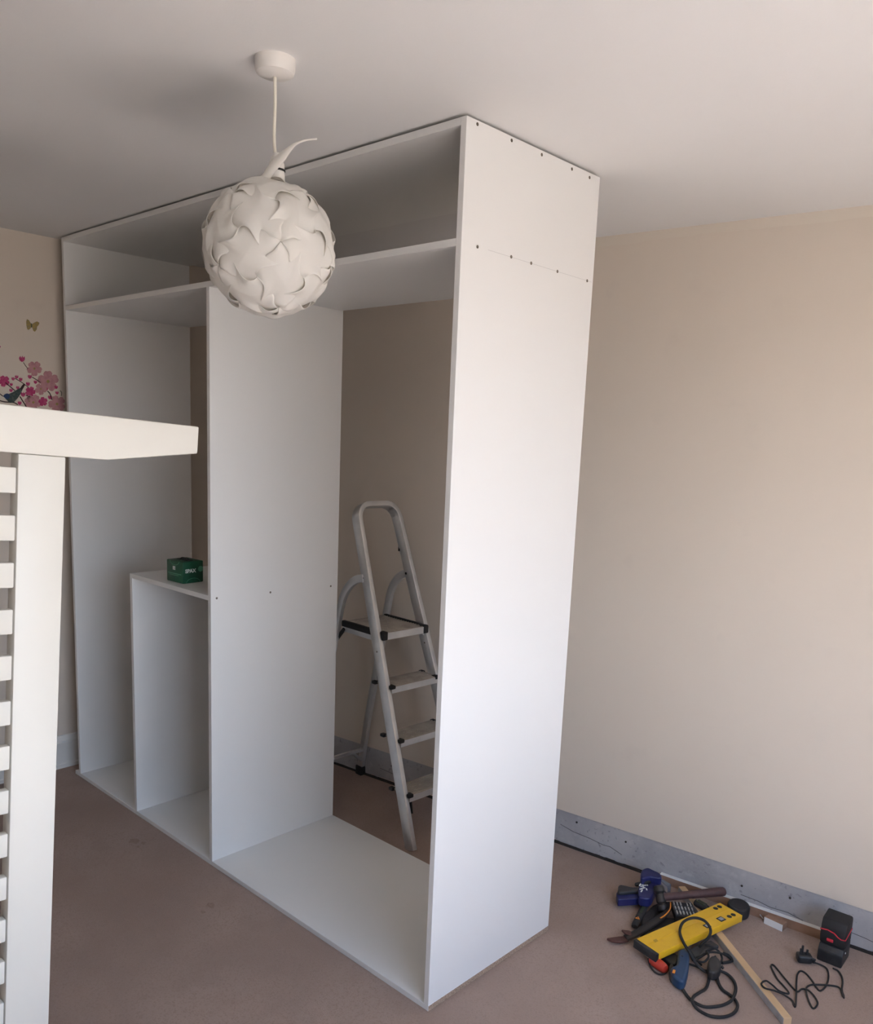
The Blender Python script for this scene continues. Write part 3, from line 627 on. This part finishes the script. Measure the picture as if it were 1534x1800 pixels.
# green-handled screwdriver
g0, g1 = P(1222,1586,.036), P(1244,1599,.034); d = (g1-g0).normalized()
gs = thing('screwdriver', P(1233,1594), 'screwdriver with dark olive handle beside the bit tray', 'screwdriver')
MB().tube([g0+(g1-g0)*t for t in (-.05,.0,.15,.5,.85,1.0,1.06)], .0135, 12, scales=[.5,.85,1,.92,1,.8,.4]).build('handle', M_blk, gs)
for s in (-1,1): MB().sweep([g0+(g1-g0)*.15+Zu*.011+d.cross(Zu)*s*.006, g0+(g1-g0)*.8+Zu*.011+d.cross(Zu)*s*.006], rect(.0022,.0025)).build('grip_stripe', M_olive, gs)
MB().tube([g1,g1+d*.05-Zu*.02], .003, 8).build('blade', M_steel, gs)

# blue corded power tool under the level
z2 = lambda zx, zy, z=0: P(1130+zx/8.074, 1600+zy/8.074, z)
pt = thing('power_tool', z2(520,860), 'dark blue power tool under the level, thick black cord looping over it', 'power tool')
def solid2(pts, z, th, name, M, parent, sm=3, bev=.004):
    q = [z2(a,b,z) for a,b in pts]
    if sm: q = spline(q, sm, True)
    o = MB().prism(q, -Zu*th).build(name, M, parent)
    md = o.modifiers.new('round', 'BEVEL'); md.width = bev; md.segments = 3; md.limit_method = 'ANGLE'; md.angle_limit = math.radians(50)
    return o
solid2([(500,560),(580,540),(650,590),(660,700),(640,850),(600,980),(540,990),(480,960),(420,900),(400,800),(470,760),(490,660)], .040, .037, 'body', M_blue2, pt, 3, .010)
solid2([(380,770),(420,760),(450,850),(470,960),(400,930),(370,850)], .026, .023, 'trigger_guard', M_blk, pt, 2, .004)
solid2([(220,620),(400,600),(500,640),(470,760),(400,760),(330,700)], .022, .019, 'gearbox', M_blk, pt, 2, .004)
MB().obox(z2(438,870,.0405), flat(z2(450,830)-z2(425,910))*.0085, flat(z2(480,880)-z2(400,862))*.004, Zu*.0012).build('orange_switch', M_orng, pt, bevel=.001)
MB().lathe(z2(555,650,.0398), [(.003,0),(.003,.001)], Zu, 10).build('screw', M_blk, pt)
MB().tube([z2(540,930,.026),z2(540,1000,.022),z2(535,1070,.012)], .0075, 12, scales=[1,.9,.75]).build('strain_relief', M_rub, pt)
# its cord and plug
ZC = .0055
crd1 = [(535,1070,.010),(600,1180,ZC),(690,1280,ZC),(850,1365,ZC),(1000,1370,ZC),(1150,1340,ZC),(1260,1270,.012),(1315,1130,ZC),(1290,1010,ZC),(1200,910,.009),(1080,855,.018)]
tc_ = pt
MB().tube(spline([z2(*q) for q in crd1],6), .0046, 10).build('cord', M_rub, tc_)
crd2 = [(1040,890,.012),(1070,1030,ZC),(1130,1130,ZC),(1230,1200,ZC),(1320,1290,ZC+.001),(1340,1380,ZC),(1270,1470,ZC),(1130,1515,ZC),(950,1500,ZC),(780,1410,ZC),(700,1300,.015),(720,1225,ZC),(800,1170,ZC),(890,1110,ZC),(930,1000,ZC),(930,900,ZC),(870,865,.012),(790,800,.022),(710,690,.040),(650,580,.055),(590,490,.060),(535,370,.060),(522,280,.064),(560,180,.072),(650,122,.078),(760,110,.080),(870,150,.078),(940,230,.070),(958,310,.062),(925,390,.056),(860,450,.040),(800,520,.020)]
MB().tube(spline([z2(*q) for q in crd2],6), .0046, 10).build('cord', M_rub, tc_)
pg = solid2([(930,690),(980,640),(1050,660),(1105,720),(1110,800),(1070,860),(1000,880),(940,850),(915,770)], .036, .030, 'plug', M_blk, tc_, 3, .006)
for q in ((900,590),(1110,790),(1010,650)):
    MB().sweep([z2(q[0]+30,q[1]+40,.030), z2(q[0],q[1],.036)], rect(.004,.0022)).build('pin', M_blk, pg)
for pts in ([(880,495,.030),(940,500,.034),(1000,530,.030),(1080,590,.022),(1120,680,.012),(1100,750,.01)], [(730,720,.012),(820,660,.02),(930,600,.03),(1050,600,.03),(1130,620,.02)], [(720,700,.02),(800,730,.024),(870,730,.028),(930,660,.034),(900,580,.034)], [(640,760,.012),(760,800,.012),(860,850,.012),(920,860,.014)], [(660,560,.03),(720,660,.02),(830,780,.012)]):
    MB().tube(spline([z2(*q) for q in pts],5), .0034, 8).build('cord_twist', M_rub, tc_)
ht = thing('tool_clip', z2(1200,690), 'small black triangular hanger clip next to the pine batten', 'clip')
MB().tube([z2(1130,610,.014),z2(1200,640,.012),z2(1280,712,.006)], .0055, 8).build('arm', M_rub, ht)
MB().tube([z2(1280,712,.006),z2(1210,735,.006),z2(1120,748,.010)], .0045, 8).build('arm', M_rub, ht)
solid2([(650,560),(760,490),(880,450),(960,420),(1080,500),(1000,520),(880,560),(820,640),(700,680)], .014, .013, 'base_plate', mat('dark_grey_rubber',(.045,.047,.052),.6), pt, 0, .003)

# red-handled screwdriver with a black lanyard
rs = thing('screwdriver', z2(220,780), 'red handled screwdriver poking out below the yellow level', 'screwdriver')
r0, r1 = z2(130,700,.016), z2(330,850,.016)
MB().tube([r0+(r1-r0)*t for t in (-.05,.05,.3,.55,.8,.95,1.0)], .0165, 14, scales=[.8,1,.98,1,.95,.75,.4]).build('handle', M_red, rs)
MB().tube(spline([z2(75,680,.02),z2(95,780,.006),(z2(150,860,.005)),z2(220,905,.005),z2(290,905,.005),z2(345,860,.006),z2(360,800,.02)],5), .0028, 8).build('lanyard', M_rub, rs)
MB().tube([r0, r0-(r1-r0)*.6], .0035, 8).build('blade', M_steel, rs)

# clear plastic off-cut against the plaster
q = [P(1168,1542,.0),P(1205,1552,.0)]; dd = flat(q[1]-q[0]); cc = (q[0]+q[1])/2
lens = [cc+dd*(.036*math.cos(a_))+Zu*(.012+.045*math.sin(a_)) + Vector((-dd.y,dd.x,0))*(.012+.012*math.sin(a_)) for a_ in [math.pi*i/12 for i in range(13)]]
tag(MB().prism(lens, Vector((dd.y,-dd.x,0))*.0015).build('plastic_cover', M_clear), 'clear plastic half disc leaning against the plaster band', 'cover')

# battery charger
z3 = lambda zx, zy, z=0: P(1300+zx/6.555, 1560+zy/6.555, z)
b0, b1 = z3(880,830), z3(1165,945); cd_ = flat(b1-b0); cn = Vector((-cd_.y,cd_.x,0)); cw = (b1-b0).length
ch = thing('battery_charger', b0+cd_*cw/2+cn*.05, 'black battery charger with red stripe, its thin cord and plug tangled on carpet', 'charger')
def chp(u, v, z): return b0+cd_*(cw*u)+cn*v+Zu*z
MB().prism([chp(0,.0,.0008),chp(0,.0,.040),chp(0,.012,.058),chp(0,.088,.066),chp(0,.092,.0008)], cd_*cw).build('charger_body', M_blk, ch, bevel=.004)
bat = MB().prism([chp(.0,.012,.060),chp(.0,.004,.085),chp(0,.006,.122),chp(0,.016,.145),chp(0,.075,.150),chp(0,.086,.140),chp(0,.088,.064)], cd_*cw).build('battery_pack', M_rub, ch, bevel=.004)
stripe = [(-.012,.1095),(.16,.1110),(.28,.1130),(.55,.1090),(.72,.0995),(.84,.0960),(1.012,.0980)]
MB().sweep([chp(u,.0030,z_) for u,z_ in stripe]+[chp(1.012,.05,.102),chp(1.012,.082,.105)], rect(.0014,.0014)).build('red_stripe', M_redl, bat)
MB().obox(chp(.42,.004,.080), cd_*.010, cn*.0022, Zu*.0055).build('red_button', M_redl, bat, bevel=.0025)
MB().lathe(chp(1.0,.03,.042), [(.003,0),(.003,.0015)], cd_, 10).build('indicator', M_print, ch)
cb = ch
zf = .0032
cA = [(840,860,.012),(930,890,.006),(1000,935,zf),(1022,1020,zf),(1000,1120,zf),(930,1190,zf),(880,1150,zf),(830,1070,zf),(760,990,zf),(700,962,zf),(662,1005,zf),(652,1100,zf),(650,1220,.006),(638,1375,zf),(600,1300,zf),(500,1232,.010),(400,1190,.024),(290,1160,.028),(248,1110,.029),(300,1075,.028),(370,1120,.026),(460,1195,.012),(565,1220,zf),(500,1130,zf),(430,1050,zf),(362,915,zf),(395,900,zf),(520,1050,zf),(650,1195,zf),(715,1170,zf),(790,1185,.006),(870,1270,zf),(895,1340,zf),(850,1395,zf),(808,1340,zf),(770,1230,zf),(765,1160,zf),(820,1122,zf),(920,1120,.007),(1040,1128,zf),(1130,1145,zf),(1170,1190,zf),(1195,1265,zf)]
MB().tube(spline([z3(*q) for q in cA],6), .0027, 8).build('cord', M_rub, cb)
MB().tube([z3(1170,1190,.004),z3(1190,1245,.004),z3(1200,1275,.003)], .0042, 8, scales=[.8,1,.5]).build('jack', M_rub, cb)
cB = [(1075,932,.010),(1130,960,zf),(1172,1020,zf),(1185,1090,zf),(1176,1170,.006),(1185,1230,zf)]
MB().tube(spline([z3(*q) for q in cB],6), .0027, 8).build('cord', M_rub, cb)
pc = z3(740,880,0)
pd = flat(z3(860,880)-z3(650,860)); pn = Vector((-pd.y,pd.x,0))
plug = MB().obox(pc+pn*.006+Zu*.018, pd*.023, pn*.016, Zu*.013).build('plug', M_blk, cb, bevel=.007, bseg=3)
MB().tube([pc+pd*.018+pn*.004+Zu*.016, pc+pd*.032+pn*.002+Zu*.014, z3(850,868,.011)], .007, 10, scales=[1.1,.8,.5]).build('cable_grip', M_blk, plug)
for u, v, hh in ((-.014,-.004,.022),(.006,-.004,.020),(-.004,.010,.024)):
    MB().obox(pc+pd*u+pn*(v+.006)+Zu*(.029+hh/2), pd*.0030, pn*.002, Zu*hh/2).build('pin', M_blk, plug)
